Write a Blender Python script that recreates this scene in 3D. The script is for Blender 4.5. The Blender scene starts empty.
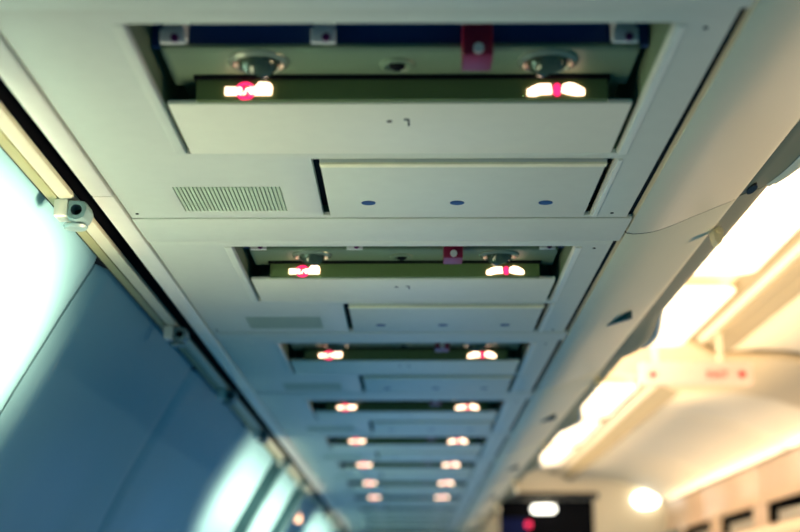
import bpy, bmesh, math, random
from mathutils import Vector, Matrix
random.seed(4)
scene = bpy.context.scene
COL = scene.collection
EZ = 1.15            # eye height of the seated photographer above the cabin floor
H = 0.547            # underside of the service units above the eye
F = 1400.0           # focal length in pixels of an 800 px wide frame
THETA = math.atan(346 / F)
PSI = math.atan(10 / F * math.cos(THETA))

# ------------------------------------------------------------------ camera
cam_data = bpy.data.cameras.new('camera')
cam = bpy.data.objects.new('camera', cam_data)
COL.objects.link(cam)
fwd = Vector((-math.sin(PSI) * math.cos(THETA), math.cos(PSI) * math.cos(THETA), math.sin(THETA)))
right = Vector((math.cos(PSI), math.sin(PSI), 0))
up = right.cross(fwd)
cam.matrix_world = Matrix(((right.x, up.x, -fwd.x, 0), (right.y, up.y, -fwd.y, 0),
                           (right.z, up.z, -fwd.z, EZ), (0, 0, 0, 1)))
cam_data.sensor_width = 36
cam_data.lens = F / 800 * 36
cam_data.dof.use_dof = True
cam_data.dof.focus_distance = 1.98
cam_data.dof.aperture_fstop = 3.3
cam_data.clip_start = 0.02
scene.camera = cam

# ------------------------------------------------------------------ world, lights, exposure
scene.view_settings.view_transform = 'Standard'
scene.view_settings.look = 'None'
scene.view_settings.gamma = 1
scene.view_settings.use_curve_mapping = False
scene.view_settings.exposure = 0.0
world = bpy.data.worlds.new('cabin_ambience')
scene.world = world
world.use_nodes = True
world.node_tree.nodes['Background'].inputs[0].default_value = (0.010, 0.115, 0.20, 1)
world.node_tree.nodes['Background'].inputs[1].default_value = 1.12


def area(name, loc, target, sx, sy, power, color, spread=180):
    d = bpy.data.lights.new(name, 'AREA')
    d.shape = 'RECTANGLE'; d.size = sx; d.size_y = sy
    d.energy = power; d.color = color; d.spread = math.radians(spread)
    o = bpy.data.objects.new(name, d); COL.objects.link(o)
    l = Vector(loc); t = Vector(target)
    z = (l - t).normalized()
    x = Vector((0, 1, 0)); x = (x - z * x.dot(z)).normalized()   # long side runs along the cabin
    y = z.cross(x)
    o.matrix_world = Matrix(((x.x, y.x, z.x, l.x), (x.y, y.y, z.y, l.y), (x.z, y.z, z.z, l.z + EZ), (0, 0, 0, 1)))
    return o

area('window_light_near_row', (-0.68, 1.72, -0.22), (-0.22, 1.80, 0.547), 1.2, 0.25, 2.3, (1.0, 0.92, 0.64), 84)
area('sidewall_wash_near', (0.05, 1.72, 0.05), (-0.62, 1.73, 0.365), 0.68, 0.10, 17.0, (1.0, 0.74, 0.46), 41)
area('sidewall_wash_far', (0.05, 5.55, 0.05), (-0.62, 5.55, 0.385), 2.1, 0.10, 19.0, (1.0, 0.76, 0.50), 44)
area('sidewall_wash_end', (0.05, 8.70, 0.05), (-0.62, 8.70, 0.38), 1.8, 0.12, 16.0, (1.0, 0.78, 0.52), 42)
area('window_light_right_side', (2.40, 5.2, 0.14), (1.55, 5.2, 0.62), 9.5, 0.3, 74.0, (1.0, 0.72, 0.42), 46)
area('fill_light_right_low', (1.75, 7.6, -0.50), (2.10, 7.6, 0.547), 4.5, 0.3, 9.0, (1.0, 0.66, 0.38), 60)  # unseen warm fill, added to brighten the units across the aisle
area('ceiling_cove_light', (0.68, 5.6, 0.82), (1.40, 5.6, 0.98), 9.5, 0.05, 64.0, (1.0, 0.80, 0.62))
area('ceiling_cove_light_right', (1.935, 6.2, 0.795), (1.60, 6.2, 0.96), 8.8, 0.03, 15.0, (1.0, 0.82, 0.62))
area('blue_fill_far_rows', (0.0, 6.5, -0.5), (0.0, 6.5, 0.547), 6.0, 0.8, 10.0, (0.30, 0.52, 1.0))  # blue fill added to tint the far rows


# ------------------------------------------------------------------ materials
def srgb(r, g, b):
    return tuple(((c / 255) / 12.92 if c / 255 <= 0.04045 else ((c / 255 + 0.055) / 1.055) ** 2.4) for c in (r, g, b)) + (1,)


def mat(name, rgb, rough=0.5, metal=0.0, emit=None, strength=0.0, var=0.04, bump=0.0, scale=40, spec=0.5):
    m = bpy.data.materials.new(name); m.use_nodes = True
    nt = m.node_tree; b = nt.nodes['Principled BSDF']
    c = srgb(*rgb)
    b.inputs['Roughness'].default_value = rough
    b.inputs['Metallic'].default_value = metal
    b.inputs['Specular IOR Level'].default_value = spec
    tc = nt.nodes.new('ShaderNodeTexCoord')
    nz = nt.nodes.new('ShaderNodeTexNoise'); nz.inputs['Scale'].default_value = scale
    nt.links.new(tc.outputs['Object'], nz.inputs['Vector'])
    mx = nt.nodes.new('ShaderNodeMix'); mx.data_type = 'RGBA'
    mx.inputs[6].default_value = tuple(v * (1 - var) for v in c[:3]) + (1,)
    mx.inputs[7].default_value = tuple(min(1, v * (1 + var)) for v in c[:3]) + (1,)
    nt.links.new(nz.outputs['Fac'], mx.inputs[0])
    nt.links.new(mx.outputs[2], b.inputs['Base Color'])
    if bump:
        bp = nt.nodes.new('ShaderNodeBump'); bp.inputs['Strength'].default_value = bump
        bp.inputs['Distance'].default_value = 0.001
        n2 = nt.nodes.new('ShaderNodeTexNoise'); n2.inputs['Scale'].default_value = 900
        nt.links.new(tc.outputs['Object'], n2.inputs['Vector'])
        nt.links.new(n2.outputs['Fac'], bp.inputs['Height'])
        nt.links.new(bp.outputs['Normal'], b.inputs['Normal'])
    if emit:
        b.inputs['Emission Color'].default_value = tuple(emit) + (1,)
        b.inputs['Emission Strength'].default_value = strength
    return m


M_plastic = mat('grey_green_plastic', (205, 208, 192), 0.45, bump=0.15)
M_flap = mat('beige_plastic', (224, 222, 200), 0.42, bump=0.1)
M_trim = mat('pale_trim_plastic', (228, 228, 212), 0.35)
M_outer = mat('khaki_trim', (128, 134, 98), 0.45)
M_strip = mat('rail_strip_plastic', (176, 180, 160), 0.45)
M_lip = mat('cream_lip', (246, 238, 200), 0.35)
M_dark = mat('black_channel', (6, 8, 14), 0.7, spec=0.1)
M_navy = mat('navy_recess', (20, 58, 112), 0.5)
M_olive = mat('olive_sign_bar', (96, 112, 62), 0.45)
M_recess = mat('recess_green', (104, 124, 96), 0.5)
M_grille = mat('grille_green', (176, 188, 162), 0.55)
M_metal = mat('light_bezel', (128, 140, 118), 0.25, 0.3)
M_lens = mat('reading_lens', (70, 84, 66), 0.12, 0.2)
M_crimson = mat('crimson_catch', (120, 8, 45), 0.4)
M_stud = mat('purple_stud', (90, 20, 80), 0.4)
M_white = mat('white_clip', (210, 212, 205), 0.4)
M_wall = mat('blue_grey_wall', (108, 156, 170), 0.4, var=0.02, scale=6)
M_rib = mat('frame_cover_shade', (44, 84, 92), 0.5)  # dark teal paints in the unlit near side of the covers
M_groove = mat('wall_joint', (6, 20, 30), 0.6)
M_bin = mat('cream_bin', (222, 214, 182), 0.38, var=0.02, scale=8)
M_bindoor = mat('bin_door', (108, 112, 84), 0.4, var=0.02, scale=8)
M_ceiling = mat('warm_ceiling', (236, 222, 190), 0.6, var=0.02, scale=4)
M_arch = mat('arch_beige', (212, 192, 152), 0.6, var=0.02)
M_cove = mat('cove_beige', (170, 152, 112), 0.6, var=0.02)
M_lightpanel = mat('lit_ceiling_diffuser', (250, 240, 220), 0.5, emit=(1.0, 0.86, 0.64), strength=0.85)
M_oppbin = mat('opposite_bin', (208, 176, 142), 0.4, var=0.02, scale=6)
M_signwhite = mat('lit_sign_white', (255, 240, 230), 0.5, emit=(1.0, 0.64, 0.42), strength=4.8)
M_signred = mat('lit_sign_red', (200, 10, 50), 0.5, emit=(1.0, 0.02, 0.13), strength=2.2)
M_signoff = mat('sign_face', (212, 182, 166), 0.5)
M_exitred = mat('exit_red', (190, 12, 14), 0.5)
M_teal = mat('teal_catch', (26, 78, 84), 0.3)
M_brass = mat('amber_latch', (250, 232, 180), 0.3, 0.3)
M_curtain = mat('navy_curtain', (16, 34, 100), 0.8, var=0.1)
M_lamp = mat('white_lamp', (255, 255, 245), 0.5, emit=(1.0, 0.97, 0.84), strength=5.0)
M_lampamber = mat('amber_lamp', (255, 200, 150), 0.5, emit=(1.0, 0.55, 0.32), strength=4.0)
M_redlamp = mat('red_lamp', (220, 20, 60), 0.5, emit=(1.0, 0.03, 0.12), strength=2.0)
M_floor = mat('cabin_carpet', (40, 50, 70), 0.95, var=0.2, scale=200)


# ------------------------------------------------------------------ mesh helpers
class MB:
    def __init__(self):
        self.bm = bmesh.new()

    def box(self, x0, x1, y0, y1, z0, z1, bev=0.0):
        t = bmesh.new()
        bmesh.ops.create_cube(t, size=1)
        for v in t.verts:
            v.co = Vector(((x0 + x1) / 2 + v.co.x * (x1 - x0), (y0 + y1) / 2 + v.co.y * (y1 - y0), (z0 + z1) / 2 + v.co.z * (z1 - z0)))
        if bev:
            bmesh.ops.bevel(t, geom=t.edges[:], offset=bev, segments=2, affect='EDGES', profile=0.6)
        self.merge(t); return self

    def merge(self, t):
        me = bpy.data.meshes.new('tmp'); t.to_mesh(me); t.free()
        self.bm.from_mesh(me); bpy.data.meshes.remove(me)

    def cyl(self, c, r, h, axis='Z', r2=None, seg=24, bev=0.0, rot=0.0):
        t = bmesh.new()
        bmesh.ops.create_cone(t, cap_ends=True, cap_tris=False, segments=seg, radius1=r, radius2=r if r2 is None else r2, depth=h)
        if bev:
            es = [e for e in t.edges if len(e.link_faces) == 2 and e.calc_face_angle(0) > 0.8]
            bmesh.ops.bevel(t, geom=es, offset=bev, segments=2, affect='EDGES', profile=0.6)
        R = Matrix.Rotation(rot, 4, 'Z')
        if axis == 'X': R = Matrix.Rotation(math.pi / 2, 4, 'Y') @ R
        if axis == 'Y': R = Matrix.Rotation(math.pi / 2, 4, 'X') @ R
        bmesh.ops.transform(t, matrix=Matrix.Translation(c) @ R, verts=t.verts)
        self.merge(t); return self

    def lathe(self, c, prof, axis='Z', seg=28, tilt=None):
        t = bmesh.new(); rings = []
        for r, z in prof:
            rings.append([t.verts.new((r * math.cos(2 * math.pi * i / seg), r * math.sin(2 * math.pi * i / seg), z)) for i in range(seg)])
        for a, b in zip(rings, rings[1:]):
            for i in range(seg):
                t.faces.new((a[i], a[(i + 1) % seg], b[(i + 1) % seg], b[i]))
        for rg in (rings[0], rings[-1]):
            t.faces.new(rg)
        R = Matrix.Identity(4)
        if axis == 'Y': R = Matrix.Rotation(math.pi / 2, 4, 'X')
        if tilt: R = tilt @ R
        bmesh.ops.transform(t, matrix=Matrix.Translation(c) @ R, verts=t.verts)
        bmesh.ops.recalc_face_normals(t, faces=t.faces)
        self.merge(t); return self

    def prism_xz(self, pts, y0, y1):
        """closed polygon in the x-z plane, extruded along y"""
        t = bmesh.new()
        a = [t.verts.new((x, y0, z)) for x, z in pts]; b = [t.verts.new((x, y1, z)) for x, z in pts]
        n = len(pts)
        t.faces.new(a); t.faces.new(b[::-1])
        for i in range(n):
            t.faces.new((a[i], b[i], b[(i + 1) % n], a[(i + 1) % n]))
        bmesh.ops.recalc_face_normals(t, faces=t.faces)
        self.merge(t); return self

    def prism_xy(self, pts, z0, z1, bev=0.0):
        t = bmesh.new()
        a = [t.verts.new((x, y, z0)) for x, y in pts]; b = [t.verts.new((x, y, z1)) for x, y in pts]
        n = len(pts)
        t.faces.new(a[::-1]); t.faces.new(b)
        for i in range(n):
            t.faces.new((a[i], a[(i + 1) % n], b[(i + 1) % n], b[i]))
        bmesh.ops.recalc_face_normals(t, faces=t.faces)
        if bev:
            bmesh.ops.bevel(t, geom=[e for e in t.edges if abs(e.verts[0].co.z - e.verts[1].co.z) < 1e-6], offset=bev, segments=2, affect='EDGES', profile=0.6)
        self.merge(t); return self

    def loft(self, rows, thick=None):
        """rows: list of rows of points (open sheet); optional solid thickness given as a vector"""
        t = bmesh.new()
        vs = [[t.verts.new(p) for p in r] for r in rows]
        fs = []
        for a, b in zip(vs, vs[1:]):
            for i in range(len(a) - 1):
                fs.append(t.faces.new((a[i], a[i + 1], b[i + 1], b[i])))
        if thick is not None:
            th = Vector(thick)
            ws = [[t.verts.new(v.co + th) for v in r] for r in vs]
            for a, b in zip(ws, ws[1:]):
                for i in range(len(a) - 1):
                    t.faces.new((a[i], b[i], b[i + 1], a[i + 1]))
            for A, B in ((vs[0], ws[0]), (vs[-1], ws[-1])):
                for i in range(len(A) - 1):
                    t.faces.new((A[i], A[i + 1], B[i + 1], B[i]))
            for k in (0, -1):
                for i in range(len(vs) - 1):
                    t.faces.new((vs[i][k], vs[i + 1][k], ws[i + 1][k], ws[i][k]))
            bmesh.ops.recalc_face_normals(t, faces=t.faces)
        self.merge(t); return self

    def plate(self, x0, x1, y0, y1, z0, z1, holes, edge=0.0025):
        """flat plate with rectangular holes, edges of the underside rounded off"""
        xs = sorted({x0, x1} | {h[0] for h in holes} | {h[1] for h in holes})
        ys = sorted({y0, y1} | {h[2] for h in holes} | {h[3] for h in holes})
        t = bmesh.new(); vv = {}

        def V(x, y):
            k = (round(x, 5), round(y, 5))
            if k not in vv: vv[k] = t.verts.new((x, y, z0))
            return vv[k]
        for a, b in zip(xs, xs[1:]):
            for c, d in zip(ys, ys[1:]):
                mx, my = (a + b) / 2, (c + d) / 2
                if any(h[0] < mx < h[1] and h[2] < my < h[3] for h in holes): continue
                t.faces.new((V(a, c), V(a, d), V(b, d), V(b, c)))
        r = bmesh.ops.extrude_face_region(t, geom=t.faces[:])
        up_v = [g for g in r['geom'] if isinstance(g, bmesh.types.BMVert)]
        for v in up_v: v.co.z = z1
        bmesh.ops.recalc_face_normals(t, faces=t.faces)
        if edge:
            es = [e for e in t.edges if abs(e.verts[0].co.z - z0) < 1e-6 and abs(e.verts[1].co.z - z0) < 1e-6
                  and len(e.link_faces) == 2 and e.calc_face_angle(0) > 0.8]
            bmesh.ops.bevel(t, geom=es, offset=edge, segments=2, affect='EDGES', profile=0.5)
        self.merge(t); return self

    def build(self, name, material, parent=None, loc=(0, 0, 0), smooth=False):
        me = bpy.data.meshes.new(name)
        self.bm.to_mesh(me); self.bm.free()
        me.materials.append(material)
        if smooth:
            for p in me.polygons: p.use_smooth = True
            me.set_sharp_from_angle(angle=math.radians(38))
        o = bpy.data.objects.new(name, me); COL.objects.link(o)
        o.location = loc
        if parent: o.parent = parent
        return o


def tag(o, label=None, cat=None, group=None, kind=None):
    if label: o['label'] = label
    if cat: o['category'] = cat
    if group: o['group'] = group
    if kind: o['kind'] = kind
    return o


def empty(name, loc):
    o = bpy.data.objects.new(name, None); COL.objects.link(o)
    o.empty_display_size = 0.05
    o.location = loc
    return o


def copy_tree(o, parent=None):
    c = o.copy(); COL.objects.link(c); c.parent = parent
    for ch in [x for x in ALL if x.parent == o]:
        copy_tree(ch, c)
    return c


def snapshot():
    global ALL
    ALL = list(COL.objects)


def rounded_rect(x0, x1, y0, y1, r, n=6):
    pts = []
    for cx, cy, a in ((x1 - r, y1 - r, 0), (x0 + r, y1 - r, 90), (x0 + r, y0 + r, 180), (x1 - r, y0 + r, 270)):
        for i in range(n + 1):
            t = math.radians(a + 90 * i / n)
            pts.append((cx + r * math.cos(t), cy + r * math.sin(t)))
    return pts


ORD = ['first', 'second', 'third', 'fourth', 'fifth', 'sixth', 'seventh', 'eighth', 'ninth', 'tenth', 'eleventh', 'twelfth']

# ------------------------------------------------------------------ sidewall on the left (structure)
WALL = [(-0.503, 0.556), (-0.5068, 0.547), (-0.545, 0.483), (-0.583, 0.415), (-0.620, 0.349), (-0.655, 0.283), (-0.690, 0.21),
        (-0.722, 0.135), (-0.752, 0.04), (-0.775, -0.07), (-0.79, -0.2), (-0.795, -0.4), (-0.79, -0.6), (-0.77, -0.85)]
SEAMS = [0.18, 1.204, 2.227, 3.250, 4.257, 5.282, 6.38, 7.45, 8.5, 9.55, 10.9]
mb = MB()
mb.loft([[(x - 0.018, y, z) for x, z in WALL] for y in (SEAMS[0], SEAMS[-1])], thick=(-0.03, 0, 0))
wall_left = mb.build('wall_left', M_groove, loc=(0, 0, EZ), smooth=True)
tag(wall_left, kind='structure')
for a, b in zip(SEAMS, SEAMS[1:]):
    rows = []
    n = 26
    for i in range(n + 1):
        u = i / n
        ga, gb = (0.028 if 5 < q < 6.5 else 0.005 for q in (a, b))
        y = a + ga + (b - a - ga - gb) * u
        e = min(u, 1 - u) * (b - a)
        off = -0.013 * max(0, 1 - e / 0.05) ** 2          # panel edge rolls back into the joint
        row = []
        for x, z in WALL:
            win = math.exp(-((u - 0.5) / 0.23) ** 4) * 1 / (1 + math.exp((z - 0.26) / 0.035))
            row.append((x + off - 0.014 * win, y, z))
        rows.append(row)
    mb = MB(); mb.loft(rows, thick=(-0.006, 0, 0))
    mb.build('wall_panel', M_wall, wall_left, smooth=True)

for y in (5.282, 6.38):
    mb = MB()
    mb.loft([[(x + d, yy, z - d * 0.5) for x, z in WALL[1:]] for yy, d in ((y - 0.020, -0.012), (y - 0.018, 0.036), (y + 0.018, 0.040), (y + 0.020, -0.012))])
    mb.build('frame_cover', M_rib, wall_left, smooth=True)

# right wall, bulkhead
mb = MB(); mb.loft([[(2.62, y, z) for z in (0.75, 0.3)] for y in (0.0, 11.0)], thick=(0.03, 0, 0))
tag(mb.build('wall_right', M_oppbin, loc=(0, 0, EZ)), kind='structure')

# aisle ceiling
CX = 0.955
mb = MB()
arc = [(0.56, 0.93), (0.62, 0.97), (0.72, 1.035), (0.80, 1.06), (0.955, 1.075), (1.075, 1.06)]
mb.loft([[(x, y, z) for x, z in arc] for y in (0.8, 10.9)], thick=(0, 0, 0.02))
ceiling = mb.build('ceiling', M_ceiling, loc=(0, 0, EZ), smooth=True)
tag(ceiling, kind='structure')
# stepped cove running along the far side of the ceiling
mb = MB()
mb.prism_xz([(1.075, 1.055), (1.12, 1.035), (1.122, 1.075), (1.075, 1.08)], 0.8, 10.9)
mb.prism_xz([(1.165, 1.02), (1.205, 0.998), (1.207, 1.06), (1.165, 1.06)], 0.8, 10.9)
mb.prism_xz([(1.205, 0.995), (1.235, 0.975), (1.25, 0.99), (1.25, 1.05), (1.205, 1.05)], 0.8, 10.9)
tag(mb.build('trim_1', M_cove, loc=(0, 0, EZ)), kind='structure')
mb = MB()
mb.prism_xz([(1.12, 1.05), (1.142, 1.025), (1.165, 1.03), (1.165, 1.08), (1.12, 1.08)], 0.8, 10.9)
tag(mb.build('trim_2', M_ceiling, loc=(0, 0, EZ)), kind='structure')
# beige arch across the cabin
mb = MB()
prof = [(0.60, 0.945), (0.72, 1.015), (0.955, 1.045), (1.08, 1.030), (1.20, 0.965), (1.45, 0.962), (1.65, 0.928), (1.80, 0.872), (1.90, 0.815), (1.94, 0.785)]
mb.loft([[(x, y, z) for x, z in prof] for y in (5.42, 6.28)], thick=(0, 0, 0.025))
tag(mb.build('trim_3', M_arch, loc=(0, 0, EZ), smooth=True), kind='structure')
# ceiling carried on over the far half of the aisle, behind the curved panels
mb = MB()
SIDE = [(1.235, 0.985), (1.35, 0.992), (1.45, 0.988), (1.56, 0.972), (1.65, 0.952), (1.74, 0.925), (1.82, 0.890), (1.89, 0.850), (1.935, 0.815)]
mb.loft([[(x, y, z + 0.022) for x, z in SIDE + [(1.99, 0.79)]] for y in (1.9, 10.9)], thick=(0, 0, 0.02))
tag(mb.build('ceiling.001', M_cove, loc=(0, 0, EZ), smooth=True), kind='structure')
SP = [(1.95, 3.62, 'curved cream ceiling panel at the right edge, nearest the camera across the aisle'),
      (3.66, 5.40, 'curved cream ceiling panel behind the upper right of the exit sign'),
      (6.32, 7.22, 'curved cream ceiling panel right below the exit sign, beyond the beige arch'),
      (7.26, 9.00, 'curved cream ceiling panel second beyond the beige arch'),
      (9.04, 10.85, 'curved cream ceiling panel over the round lamp')]
for a, b, lab in SP:
    t = MB()
    t.loft([[(x, y, z + e) for x, z in SIDE] for y, e in ((a, 0.018), (a + 0.012, 0.004), (a + 0.03, 0.0), (b - 0.03, 0.0), (b - 0.012, 0.004), (b, 0.018))])
    o = t.build('ceiling_panel', M_ceiling, loc=(0, 0, EZ), smooth=True)
    tag(o, lab, 'ceiling panel', 'curved panels across the aisle')

# lit diffuser panels in the aisle ceiling
LP = [(1.0, 1.95), (2.1, 3.05), (3.2, 4.28), (4.48, 5.5), (6.5, 7.6), (7.8, 8.9), (9.1, 10.2)]
LPL = {2: 'long lit white ceiling panel beside the open bin lip, nearest of the ceiling panels in view',
       3: 'lit white ceiling panel with rounded corners, just before the exit sign',
       4: 'lit cream ceiling panel just beyond the exit sign',
       5: 'lit cream ceiling panel, second beyond the exit sign',
       6: 'lit cream ceiling panel closest to the far bulkhead'}
for i, (a, b) in enumerate(LP):
    if i < 2: continue
    mb = MB(); mb.prism_xy(rounded_rect(0.74, 1.078, a, b, 0.05), 1.028, 1.040, bev=0.004)
    o = mb.build('ceiling_light_panel', M_lightpanel, loc=(0, 0, EZ), smooth=True)
    tag(o, LPL[i], 'ceiling light', 'lit panels along the aisle ceiling')

# ------------------------------------------------------------------ overhead bins, left side
BOT = [(0.320, 0.556), (0.3229, 0.548), (0.334, 0.5462), (0.347, 0.547), (0.360, 0.5490), (0.3723, 0.5520), (0.395, 0.5605),
       (0.418, 0.5705), (0.440, 0.5795), (0.465, 0.590), (0.4815, 0.5965), (0.489, 0.6003), (0.4925, 0.6035)]
BINS = [0.52, 2.0145, 3.50, 5.0, 6.5, 8.0, 9.5, 10.9]
BLAB = ['cream overhead bin nearest the camera at the upper right',
        'cream overhead bin with an amber latch on its lower edge, second from the camera',
        'cream overhead bin beside the third to fifth service panels, just short of the exit sign',
        'cream overhead bin in bluish shade, fourth from the camera',
        'overhead bin in blue shade, fifth from the camera', 'small distant overhead bin, second from the far bulkhead',
        'most distant overhead bin, touching the far bulkhead']


def make_bin(y0, y1, label, latch):
    L = y1 - y0
    root = empty('overhead_bin', (0.42, y0, EZ + 0.55))
    tag(root, label, 'overhead bin', 'overhead bins along the left side of the aisle')
    off = (-0.42, 0, -0.55)

    def P(x, y, z): return (x + off[0], y, z + off[2])
    mb = MB()
    rows = []
    for y in (0.0060, 0.0080, L - 0.0025, L - 0.0005):
        e = 0.0012 if y in (0.0060, L - 0.0005) else 0
        rows.append([P(x, y, z + e) for x, z in BOT])
    mb.loft(rows, thick=(0, 0, 0.006))
    mb.build('bin_bottom', M_bin, root, smooth=True)
    mb = MB(); mb.loft([[P(x, y, z + 0.0012) for x, z in BOT] for y in (0.0004, 0.0058)], thick=(0, 0, 0.004))
    mb.build('joint_strip', M_dark, root)
    mb = MB(); mb.box(-0.124, -0.0985, 0.002, L - 0.002, 0.0055, 0.012)
    mb.build('gap_shade_strip', M_dark, root)  # dark backing added in the gap to stand for its shade
    # body behind the door: back, top and ends
    mb = MB()
    mb.box(-0.80, 0.06, 0.003, L - 0.003, 0.105, 0.40)
    mb.build('bin_body', M_bin, root)
    # door: dark lower lip that bulges towards the far end of the bin, then the curved face
    mb = MB(); rows = []
    n = 34
    for i in range(n + 1):
        y = 0.004 + (L - 0.008) * i / n
        t = (y - (L - 0.55)) / 0.55
        g = 0.0
        if t > 0:
            g = math.sin(min(1, t / 0.7) * math.pi / 2) ** 2 * (1 if t < 0.7 else math.cos((t - 0.7) / 0.3 * math.pi / 2) ** 0.7)
        rows.append([P(x + g * gx, y, z + g * gz) for x, z, gx, gz in
                     ((0.490, 0.604, 0, 0), (0.505, 0.610, 0.006, 0), (0.526, 0.6175, 0.018, 0.0), (0.541, 0.6245, 0.028, 0.001),
                      (0.549, 0.634, 0.034, 0.004), (0.556, 0.652, 0.030, 0.004), (0.563, 0.69, 0.012, 0), (0.568, 0.74, 0, 0),
                      (0.570, 0.80, 0, 0), (0.565, 0.86, 0, 0), (0.552, 0.92, 0, 0), (0.52, 0.955, 0, 0))])
    mb.loft(rows, thick=(-0.012, 0, 0.004))
    door = mb.build('bin_door', M_bindoor, root, smooth=True)
    # pale grip rail along the bulge
    mb = MB(); rows = []
    for i in range(15):
        y = L - 0.50 + 0.47 * i / 14
        s = math.sin(math.pi * i / 14) ** 0.5
        g = 0.026 * math.sin(min(1, (y - (L - 0.55)) / 0.385) * math.pi / 2) ** 2
        w = 0.003 + 0.010 * s
        cx, cz = 0.553 + g * 1.3, 0.643
        rows.append([P(cx + w * 0.6 * math.cos(a), y, cz + w * math.sin(a)) for a in [k * math.pi / 4 for k in range(9)]])
    mb.loft(rows)
    mb.build('grip', M_trim, door, smooth=True)
    if not latch:
        # pale moulded lip and dark finger pocket on the nearest door
        for k, (u0, u1) in enumerate(((0.04, 0.24), (0.36, 0.60))):
            mb = MB(); rows = []
            for i in range(25):
                y = L - 0.50 + 0.485 * i / 24
                t_ = (y - (L - 0.55)) / 0.55
                g = math.sin(min(1, t_ / 0.7) * math.pi / 2) ** 2 * (1 if t_ < 0.7 else max(0, math.cos((t_ - 0.7) / 0.3 * math.pi / 2)) ** 0.7)
                a0, a1 = (0.526 + 0.018 * g, 0.6175), (0.549 + 0.034 * g, 0.634 + 0.004 * g)
                mid = (0.541 + 0.028 * g, 0.6245 + 0.001 * g)

                def Q(u):
                    p, q, v = (a0, mid, u / 0.6) if u < 0.6 else (mid, a1, (u - 0.6) / 0.4)
                    return p[0] + (q[0] - p[0]) * v, p[1] + (q[1] - p[1]) * v
                row = []
                for m_, h_ in ((0, 0.0), (0.2, 0.003), (0.5, 0.0042), (0.8, 0.003), (1, 0.0)):
                    x_, z_ = Q(u0 + (u1 - u0) * m_)
                    row.append(P(x_ + h_ * 0.4, y, z_ - h_))
                rows.append(row)
            mb.loft(rows)
            mb.build('lip_moulding', M_lip, door, smooth=True)
        mb = MB(); mb.prism_xy([(0.0865 + 0.006 * math.cos(a), L - 0.030 + 0.024 * math.sin(a)) for a in [k * math.pi / 9 for k in range(18)]], 0.0555, 0.070)
        mb.build('finger_pocket', M_groove, door)
    # sunken catch in the bottom shell
    mb = MB()
    yc = 0.735
    mb.prism_xy([(-0.026, yc + 0.045), (-0.017, yc + 0.036), (0.014, yc - 0.026), (0.019, yc - 0.042), (0.010, yc - 0.036), (-0.021, yc + 0.020)], 0.012, 0.028)
    mb.build('catch', M_teal, root)
    if latch:
        mb = MB()
        mb.prism_xz([(0.070, 0.050), (0.082, 0.056), (0.088, 0.046), (0.084, 0.030), (0.077, 0.026), (0.073, 0.034)], 0.17, 0.20)
        mb.cyl((0.079, 0.168, 0.047), 0.003, 0.006, 'Y')
        mb.build('latch', M_brass, root)
    return root


for i, (a, b) in enumerate(zip(BINS, BINS[1:])):
    make_bin(a, b, BLAB[i], i >= 1)

# ------------------------------------------------------------------ passenger service unit
mb = None


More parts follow.
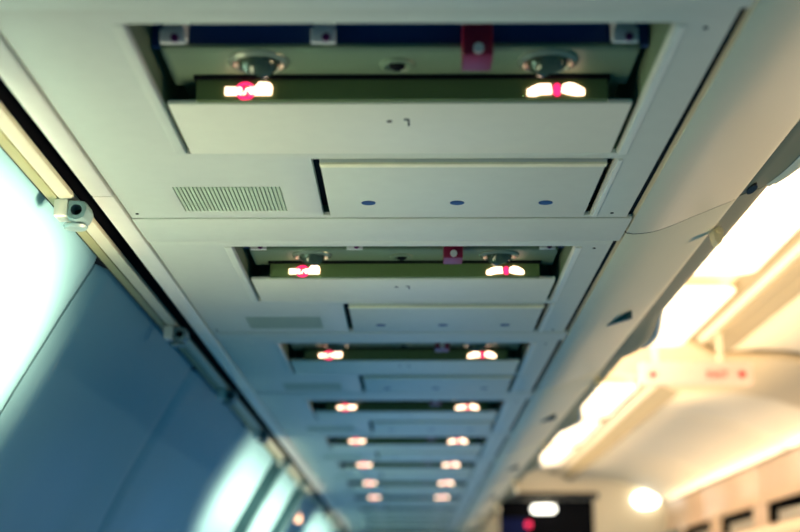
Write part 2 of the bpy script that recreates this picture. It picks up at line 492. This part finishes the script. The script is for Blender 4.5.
def make_unit(lit=True):
    root = empty('passenger_service_unit', (0, 0, 0))
    hb = MB()
    hb.plate(-0.3975, 0.3105, -0.035, 0.679, 0.0, 0.006,
             [(-0.2733, 0.2545, 0.0, 0.391), (-0.1215, 0.2565, 0.413, 0.668), (-0.3145, -0.1715, 0.530, 0.644)], edge=0.0022)
    hb.build('housing', M_plastic, root, smooth=True)
    # raised rim along the right side of the well, paler to paint its highlight
    t = MB(); t.box(0.2560, 0.2665, 0.002, 0.390, -0.0030, 0.003, 0.0022)
    t.build('rim', M_trim, root, smooth=True)
    t = MB(); t.box(-0.2860, -0.2745, 0.0, 0.390, -0.0012, 0.003, 0.001)
    t.build('rim', M_plastic, root, smooth=True)
    # well: tray with side walls, open below
    t = MB()
    t.box(-0.2785, -0.2733, -0.004, 0.395, 0.0062, 0.080)
    t.box(0.2545, 0.2597, -0.004, 0.395, 0.0062, 0.080)
    t.box(-0.2733, 0.2545, 0.391, 0.395, 0.0062, 0.080)
    t.box(-0.2733, 0.2545, -0.004, 0.0, 0.0062, 0.080)
    t.box(-0.2733, 0.2545, 0.214, 0.391, 0.074, 0.080)
    t.build('well', M_recess, root)
    t = MB(); t.box(-0.2733, 0.2545, 0.0, 0.214, 0.074, 0.080)
    t.build('well_roof', M_navy, root)
    # ledge carrying reading lights
    t = MB()
    t.prism_xz([(-0.262, 0.0285), (0.243, 0.0285), (0.243, 0.0340), (-0.262, 0.0340)], 0.1345, 0.230)
    t.build('light_ledge', M_recess, root)
    t = MB(); t.box(-0.2725, 0.2535, 0.134, 0.142, 0.0345, 0.0738)
    t.build('slot_back', M_navy, root)
    t = MB(); t.box(-0.262, 0.243, 0.127, 0.134, 0.0285, 0.0345, 0.0015)
    t.build('ledge_lip', M_recess, root, smooth=True)
    # sign bar
    t = MB()
    t.prism_xz([(-0.235, 0.001), (0.219, 0.001), (0.219, 0.0245), (-0.235, 0.0245)], 0.206, 0.232)
    bar = t.build('sign_bar', M_olive, root)
    t = MB()
    t.box(-0.238, 0.222, 0.200, 0.232, 0.0247, 0.0280)
    t.build('bar_cap', M_dark, bar)
    fy0, fy1 = 0.2035, 0.2065
    W = M_signwhite if lit else M_signoff

    def icon(name, polys, m):
        q = MB()
        for p in polys: q.prism_xz(p, fy0, fy1)
        return q.build(name, m, bar)

    def ell(cx, cz, rx, rz, n=18, a0=0, a1=360):
        return [(cx + rx * math.cos(math.radians(a0 + (a1 - a0) * i / n)), cz + rz * math.sin(math.radians(a0 + (a1 - a0) * i / n))) for i in range(n + (a1 - a0 < 360))]
    cz = 0.0110
    # cigarette bar + smoke
    icon('cigarette_symbol', [[(-0.203, cz - 0.0045), (-0.185, cz - 0.0045), (-0.185, cz + 0.0040), (-0.203, cz + 0.0040)],
                              [(-0.176, cz - 0.0045), (-0.152, cz - 0.0045), (-0.151, cz + 0.004), (-0.153, cz + 0.0085), (-0.158, cz + 0.0098),
                               (-0.166, cz + 0.0098), (-0.169, cz + 0.0050), (-0.176, cz + 0.0040)],
                              [(-0.1835, cz - 0.0035), (-0.179, cz + 0.0030), (-0.1765, cz + 0.0030), (-0.181, cz - 0.0035)]], W)
    ring = []
    for k in range(24):
        a, b = 2 * math.pi * k / 24, 2 * math.pi * (k + 1) / 24
        ring.append([(-0.1805 + r_ * math.cos(t_) * 1.1, cz + r_ * math.sin(t_)) for r_, t_ in ((0.0070, a), (0.0100, a), (0.0100, b), (0.0070, b))])
    ring.append([(-0.187, cz + 0.0045), (-0.185, cz + 0.0065), (-0.174, cz - 0.0045), (-0.176, cz - 0.0065)])
    icon('prohibition_ring', ring, M_signred if lit else M_signoff)
    icon('seat_belt_symbol', [[(0.1300, cz - 0.0060), (0.1300, cz + 0.0005), (0.1380, cz + 0.0050), (0.1440, cz + 0.0070), (0.1560, cz + 0.0070), (0.1570, cz - 0.0040), (0.1450, cz - 0.0045), (0.1390, cz - 0.0065)],
                              [(0.1695, cz + 0.0060), (0.1760, cz + 0.0085), (0.1830, cz + 0.0070), (0.1930, cz + 0.0010), (0.1930, cz - 0.0055), (0.1850, cz - 0.0060), (0.1750, cz - 0.0045), (0.1680, cz - 0.0020)]], W)
    icon('buckle_symbol', [ell(0.163, cz + 0.0005, 0.0050, 0.0072)], M_signred if lit else M_signoff)
    # reading lights
    for x, sgn in ((-0.162, 1), (0.149, -1)):
        t = MB()
        tilt = Matrix.Rotation(0.35, 4, 'X') @ Matrix.Rotation(0.35 * sgn, 4, 'Y')
        t.lathe((x, 0.162, 0.0295), [(0.034, 0.0), (0.033, -0.003), (0.027, -0.006), (0.024, -0.004), (0.022, 0.0)])
        rl = t.build('reading_light', M_metal, root, smooth=True)
        t = MB()
        t.lathe((x, 0.162, 0.030), [(0.010, 0.003), (0.021, 0.004), (0.022, -0.004), (0.018, -0.012), (0.013, -0.016), (0.012, -0.013), (0.005, -0.011)], tilt=tilt)
        t.build('lens', M_lens, rl, smooth=True)
    t = MB()
    t.lathe((-0.013, 0.172, 0.0295), [(0.020, 0.0), (0.019, -0.003), (0.014, -0.005), (0.011, -0.003), (0.010, 0.0)])
    g = t.build('air_nozzle', M_recess, root, smooth=True)
    t = MB(); t.lathe((-0.013, 0.172, 0.0295), [(0.009, 0.0), (0.008, -0.005), (0.003, -0.008)])
    t.build('nozzle_core', M_dark, g, smooth=True)
    # clips in the dark slot
    for x in (-0.243, -0.088, 0.222):
        t = MB()
        t.box(x - 0.013, x + 0.013, 0.088, 0.094, 0.019, 0.035, 0.0015)
        t.box(x - 0.010, x + 0.010, 0.092, 0.133, 0.0355, 0.060)
        cl = t.build('clip', M_white, root, smooth=True)
        t = MB(); t.cyl((x + 0.003, 0.0865, 0.0235), 0.0042, 0.004, 'Y')
        t.build('stud', M_stud, cl)
    t = MB(); t.box(0.055, 0.086, 0.088, 0.133, 0.0045, 0.050, 0.002)
    rc = t.build('crimson_catch', M_crimson, root, smooth=True)
    t = MB(); t.cyl((0.071, 0.087, 0.0115), 0.0055, 0.004, 'Y')
    t.build('stud', M_white, rc)
    # drop-down oxygen door
    t = MB(); t.box(-0.2680, 0.2470, 0.2145, 0.3875, -0.0012, 0.0045, 0.0016)
    fl = t.build('mask_door', M_flap, root, smooth=True)
    t = MB(); t.cyl((-0.0225, 0.270, -0.0014), 0.0032, 0.001, 'Z')
    t.build('release_hole', M_dark, fl)
    t = MB(); t.prism_xy([(-0.006, 0.262), (0.0, 0.262), (0.0005, 0.285), (-0.0015, 0.285), (-0.0015, 0.266), (-0.006, 0.266)], -0.0018, -0.001)
    t.build('latch_slot', M_dark, fl)
    # lower service panel
    t = MB(); t.box(-0.1235, 0.2585, 0.411, 0.670, 0.0165, 0.018)
    t.build('panel_backing', M_dark, root)
    t = MB()
    t.box(-0.1120, 0.2470, 0.4165, 0.6665, -0.0028, 0.004, 0.0024)
    sp = t.build('service_panel', M_plastic, root, smooth=True)
    t = MB(); t.box(-0.1120, 0.2470, 0.4165, 0.4290, -0.0060, -0.002, 0.0018)
    t.build('panel_lip', M_lip, sp, smooth=True)  # brighter cream paints the highlight along this edge
    for x in (-0.056, 0.0655, 0.1865):
        t = MB(); t.cyl((x, 0.594, -0.0030), 0.0098, 0.0008, 'Z')
        b = t.build('socket', M_navy, sp)
    t = MB(); t.box(0.2585, 0.2655, 0.412, 0.669, -0.0030, 0.003, 0.002)
    t.build('rim', M_trim, root, smooth=True)  # paler trim stands in for the highlight on this edge
    # loudspeaker grille
    t = MB()
    n = 27
    for i in range(n):
        x = -0.3140 + (0.142) * (i + 0.5) / n
        t.box(x - 0.00175, x + 0.00175, 0.5305, 0.6435, 0.0004, 0.0040)
    t.box(-0.3145, -0.1715, 0.530, 0.644, 0.0022, 0.0060)
    t.build('speaker_grille', M_grille, root)
    for x, y in ((0.286, 0.655), (0.286, 0.01), (-0.385, 0.655)):
        t = MB(); t.cyl((x, y, -0.0004), 0.0024, 0.001, 'Z')
        t.build('screw', M_dark, root)
    return root


NEAR = [1.247, 2.089, 2.886, 3.708, 4.510, 5.290, 6.085, 6.88, 7.67, 8.46, 9.25, 10.04]
ULAB = ['service unit nearest the camera, with the large open well and crimson catch',
        'service unit second from the camera, in sharpest focus', 'service unit third from the camera, turning bluish',
        'blurred blue-grey service unit fourth from the camera', 'blurred blue service unit fifth from the camera',
        'blurred blue service unit sixth from the camera', 'blurred blue service unit seventh from the camera',
        'tiny blurred service unit eighth from the camera', 'tiny blurred service unit ninth from the camera',
        'tiny blurred service unit tenth from the camera', 'tiny service unit eleventh from the camera',
        'farthest service unit along the ceiling strip']
proto = make_unit()
dim = make_unit(False)
snapshot()
for i, y in enumerate(NEAR):
    o = proto if i == 0 else dim if i == 8 else copy_tree(proto if i < 8 else dim)
    o.location = (0, y, EZ + H)
    tag(o, ULAB[i], 'service unit', 'passenger service units above the seats')
# filler plates between units
ends = [(1.10, NEAR[0] - 0.037)] + [(NEAR[i] + 0.681, NEAR[i + 1] - 0.037) for i in range(len(NEAR) - 1)]
FL = ['plain grey filler strip at the top edge of the picture, before the nearest service unit'] + \
     ['plain filler strip between the %s and %s service units from the camera' % (ORD[i], ORD[i + 1]) for i in range(11)]
for i, (a, b) in enumerate(ends):
    t = MB(); t.box(-0.3975, 0.3185, a, b, -0.0015, 0.006, 0.0016)
    o = t.build('filler_panel', M_plastic, loc=(0, 0, EZ + H), smooth=True)
    tag(o, FL[i], 'ceiling panel', 'filler strips between the service units')

# ------------------------------------------------------------------ rail on the left
rail = empty('side_rail', (-0.45, 1.0, EZ + H))
tag(rail, 'long pale rail with a black slot between the service units and the sidewall', 'rail')
BR = [1.837, 2.706, 3.509, 4.33, 5.15, 5.97, 6.79, 7.61, 8.43, 9.25]


def rb(x0, x1, y0, y1, z0, z1, bev, name, m):
    t = MB(); t.box(x0 + 0.45, x1 + 0.45, y0 - 1.0, y1 - 1.0, z0, z1, bev)
    return t.build(name, m, rail, smooth=True)


ys = [0.95] + [y - 0.03 for y in BR] + [10.9]
for a, b in zip(ys, ys[1:]):
    rb(-0.4285, -0.3995, a + 0.001, b - 0.001, -0.004, 0.008, 0.0035, 'inner_strip', M_trim)
rb(-0.4755, -0.4555, 0.95, 10.9, -0.002, 0.006, 0.001, 'outer_strip', M_strip)
rb(-0.4930, -0.4785, 0.95, 10.9, -0.001, 0.006, 0.001, 'edge_strip', M_outer)
t = MB()
t.box(-0.0315, 0.047, -0.05, 9.9, 0.030, 0.034)
t.box(-0.007, -0.0055, -0.05, 9.9, 0.0065, 0.030)
t.box(-0.120, -0.0055, -0.05, 9.9, 0.0085, 0.011)
t.box(0.0216, 0.0236, -0.05, 9.9, 0.0085, 0.030)
t.build('slot_channel', M_dark, rail)

BL = ['off-white rail bracket nearest the camera with a round hole', 'rail bracket second from the camera at the left of the second service unit',
      'small blue-grey rail bracket third from the camera', 'small rail bracket fourth from the camera, above the bright sidewall',
      'distant rail bracket fifth from the camera', 'distant rail bracket sixth from the camera', 'distant rail bracket seventh from the camera',
      'far blurred rail bracket eighth from the camera', 'far blurred rail bracket ninth from the camera', 'farthest rail bracket by the bulkhead']


def make_bracket():
    root = empty('rail_bracket', (0, 0, 0))
    t = MB()
    t.box(-0.026, -0.007, -0.018, 0.018, -0.026, -0.0021, 0.0025)
    t.build('block', M_trim, root, smooth=True)
    t = MB()
    # faceted body, face towards the rear of the cabin, with a bored hole
    pts = [(-0.007, -0.004), (-0.007, -0.030), (0.004, -0.034), (0.016, -0.030), (0.021, -0.017), (0.017, -0.006), (0.010, -0.0045)]
    cx, cz, r = 0.005, -0.018, 0.0078
    bm = t.bm; seg = 28

    def outer(a):
        # intersection of a ray from the bore centre with the facet outline
        d = (math.cos(a), math.sin(a)); best = 1
        for (x0, z0), (x1, z1) in zip(pts, pts[1:] + pts[:1]):
            ex, ez = x1 - x0, z1 - z0
            den = d[0] * ez - d[1] * ex
            if abs(den) < 1e-9: continue
            s_ = ((x0 - cx) * ez - (z0 - cz) * ex) / den
            u = ((x0 - cx) * d[1] - (z0 - cz) * d[0]) / den
            if s_ > 0 and -1e-6 <= u <= 1 + 1e-6: best = min(best, s_)
        return cx + d[0] * best, cz + d[1] * best
    R = []
    for i in range(seg):
        a = 2 * math.pi * i / seg
        ox, oz = outer(a)
        R.append([bm.verts.new(p) for p in ((ox, 0.018, oz), (ox, -0.014, oz), (cx + (ox - cx) * 0.9, -0.019, cz + (oz - cz) * 0.9),
                                            (cx + r * math.cos(a), -0.019, cz + r * math.sin(a)), (cx + r * 0.8 * math.cos(a), 0.004, cz + r * 0.8 * math.sin(a)))])
    for i in range(seg):
        a, b = R[i], R[(i + 1) % seg]
        for k in range(4):
            bm.faces.new((a[k], b[k], b[k + 1], a[k + 1]))
    bm.faces.new([q[0] for q in R]); 
    bmesh.ops.recalc_face_normals(bm, faces=bm.faces)
    t.build('body', M_bracket, root, smooth=True)
    t = MB(); t.cyl((cx, 0.003, cz), 0.0066, 0.003, 'Y')
    t.build('bore', M_dark, root)
    t = MB(); t.lathe((0.0, 0.004, -0.034), [(0.016, 0.0), (0.017, -0.002), (0.015, -0.005), (0.008, -0.0065)])
    t.build('foot_disc', M_bracket, root, smooth=True)
    return root


M_bracket = mat('bracket_blue_grey', (100, 128, 130), 0.35)
bp = make_bracket(); snapshot()
for i, y in enumerate(BR):
    o = bp if i == 0 else copy_tree(bp)
    o.location = (-0.456, y, EZ + H)
    tag(o, BL[i], 'bracket', 'brackets along the rail')

# ------------------------------------------------------------------ opposite side of the aisle
OB = [1.95, 3.45, 4.95, 6.45, 7.95, 9.45, 10.88]
OL = ['peach bin across the aisle nearest the camera', 'peach bin across the aisle, second from the camera', 'peach bin across the aisle, third from the camera',
      'peach bin across the aisle at the lower right edge of the picture', 'peach bin across the aisle above the dark wells',
      'farthest peach bin across the aisle, under the round lamp']
DOORP = [(1.948, 0.800), (1.950, 0.785), (1.956, 0.74), (1.960, 0.70), (1.960, 0.66), (1.955, 0.62), (1.948, 0.600), (1.940, 0.588)]
for i, (a, b) in enumerate(zip(OB, OB[1:])):
    root = empty('overhead_bin', (2.3, a, EZ + 0.7))
    tag(root, OL[i], 'overhead bin', 'overhead bins across the aisle')
    L = b - a
    t = MB(); rows = []
    for y, e in ((0.002, 0.006), (0.010, 0.0), (L - 0.010, 0.0), (L - 0.002, 0.006)):
        rows.append([(x - 2.3 + e, y, z - 0.7) for x, z in DOORP])
    t.loft(rows, thick=(0.012, 0, 0.0))
    d = t.build('bin_door', M_oppbin, root, smooth=True)
    t = MB(); t.box(-0.347, -0.341, L / 2 - 0.06, L / 2 + 0.06, -0.090, -0.065, 0.0025)
    t.build('handle', M_oppbin, d, smooth=True)
    t = MB(); t.box(-0.31, 0.30, 0.004, L - 0.004, -0.03, 0.09)
    t.build('bin_body', M_oppbin, root)


def make_opp():
    """fascia below the bins across the aisle: frame, dark well behind it, set-back inner panel, underside"""
    root = empty('service_unit', (0, 0, 0))
    t = MB()
    t.box(0.0, 0.008, 0.0, 1.166, 0.076, 0.086, 0.002)
    t.box(0.0, 0.008, 0.0, 1.166, -0.052, -0.040, 0.002)
    t.box(0.0, 0.008, 0.0, 0.13, -0.0405, 0.0765)
    t.box(0.0, 0.008, 0.98, 1.166, -0.0405, 0.0765)
    t.build('fascia', M_oppbin, root, smooth=True)
    t = MB()
    t.box(0.0085, 0.30, 0.10, 1.01, 0.078, 0.084); t.box(0.30, 0.306, 0.10, 1.01, -0.046, 0.084)
    t.box(0.0085, 0.30, 0.10, 0.106, -0.046, 0.078); t.box(0.0085, 0.30, 1.004, 1.01, -0.046, 0.078)
    t.build('well', M_dark, root)
    t = MB(); t.box(0.014, 0.024, 0.14, 0.80, -0.040, 0.022, 0.003)
    t.build('inner_panel', M_oppgrey, root, smooth=True)
    t = MB(); t.box(0.0085, 0.60, 0.0, 1.166, -0.0515, -0.0465)
    t.build('underside', M_oppgrey, root)
    return root


M_oppgrey = mat('inner_panel_grey', (170, 158, 135), 0.5)
op = make_opp(); snapshot()
OPL = ['dark-welled service unit across the aisle, out of focus at the right edge', 'dark-welled service unit across the aisle, left of the one at the right edge',
       'farthest dark-welled service unit across the aisle, at the bottom edge']
for i, y in enumerate((6.74, 7.908, 9.076)):
    o = op if i == 0 else copy_tree(op)
    o.location = (1.942, y, EZ + 0.50)
    tag(o, OPL[i], 'service unit', 'service units across the aisle')

# ------------------------------------------------------------------ hanging exit sign
sg = empty('exit_sign', (1.055, 5.15, EZ + 0.858))
tag(sg, 'white hanging plate with a red exit word and arrow, over the aisle', 'exit sign')
t = MB(); t.box(-0.200, 0.215, -0.012, 0.012, -0.042, 0.044, 0.004)
t.build('plate', M_signoff, sg, smooth=True)
for xx, zt in ((-0.14, 0.195), (0.10, 0.155)):
    t = MB(); t.box(xx - 0.01, xx + 0.01, -0.006, 0.006, 0.044, zt)
    t.build('hanger', M_ceiling, sg)
fc = bpy.data.curves.new('word', 'FONT'); fc.body = 'EXIT'; fc.size = 0.040; fc.extrude = 0.001; fc.align_x = 'CENTER'; fc.align_y = 'CENTER'
fo = bpy.data.objects.new('word_source', fc)
COL.objects.link(fo)
bpy.context.view_layer.update()
me = bpy.data.meshes.new_from_object(fo.evaluated_get(bpy.context.evaluated_depsgraph_get()))
bpy.data.objects.remove(fo)
me.materials.clear(); me.materials.append(M_exitred)
w = bpy.data.objects.new('exit_lettering', me); COL.objects.link(w); w.parent = sg
w.location = (0.085, -0.0135, -0.006); w.rotation_euler = (math.pi / 2, 0, 0)
for nm, cx, s in (('arrow', 0.175, -1), ('arrow', -0.155, -1)):
    t = MB(); t.prism_xz([(cx - 0.016, -0.004), (cx + 0.004, 0.014), (cx + 0.004, 0.003), (cx + 0.016, 0.003), (cx + 0.016, -0.011), (cx + 0.004, -0.011), (cx + 0.004, -0.022)], -0.0145, -0.0122)
    t.build(nm, M_exitred, sg)

# ------------------------------------------------------------------ far bulkhead and what hangs there
t = MB()
t.box(-0.5, 0.69, 10.92, 10.98, 0.0, 1.1)
t.box(0.69, 1.42, 10.92, 10.98, 0.845, 1.1)
t.box(1.42, 2.65, 10.92, 10.98, 0.0, 1.1)
tag(t.build('wall_far', M_ceiling, loc=(0, 0, EZ)), kind='structure')
t = MB(); t.box(0.60, 1.50, 10.985, 11.01, 0.0, 0.95)
tag(t.build('door_1', M_dark, loc=(0, 0, EZ)), kind='structure')
t = MB(); t.box(0.66, 1.45, 10.895, 10.919, 0.846, 0.895, 0.004)
tag(t.build('trim_4', M_groove, loc=(0, 0, EZ)), kind='structure')
t = MB()
n = 24
t.loft([[(0.695 + 0.20 * i / n, 10.955 + 0.012 * math.sin(i * 1.3), z) for i in range(n + 1)] for z in (0.70, 0.0)], thick=(0, 0.004, 0))
tag(t.build('curtain', M_curtain, loc=(0, 0, EZ), smooth=True), 'dark navy curtain at the left of the far doorway', 'curtain')
t = MB(); t.prism_xz(rounded_rect(0.945, 1.125, 0.745, 0.80, 0.024), 10.95, 10.984)
tag(t.build('doorway_lamp', M_lamp, loc=(0, 0, EZ)), 'glowing white oblong lamp in the far doorway', 'lamp')
t = MB(); t.cyl((0.915, 10.972, 0.655), 0.022, 0.024, 'Y')
tag(t.build('indicator_lamp', M_redlamp, loc=(0, 0, EZ)), 'small red light low in the far doorway', 'lamp')
t = MB(); t.prism_xz([(1.815 + 0.10 * math.cos(k * math.pi / 12), 0.838 + 0.065 * math.sin(k * math.pi / 12)) for k in range(24)], 10.88, 10.919)
o = t.build('wall_lamp', M_lamp, loc=(0, 0, EZ))
tag(o, 'round glowing lamp at the far end, right of the aisle', 'lamp')
t = MB(); t.box(-0.585, -0.545, 7.08, 7.11, 0.435, 0.475, 0.004)
tag(t.build('sidewall_lamp', M_lampamber, loc=(0, 0, EZ), smooth=True), 'small amber glowing lamp far down the left sidewall', 'lamp')
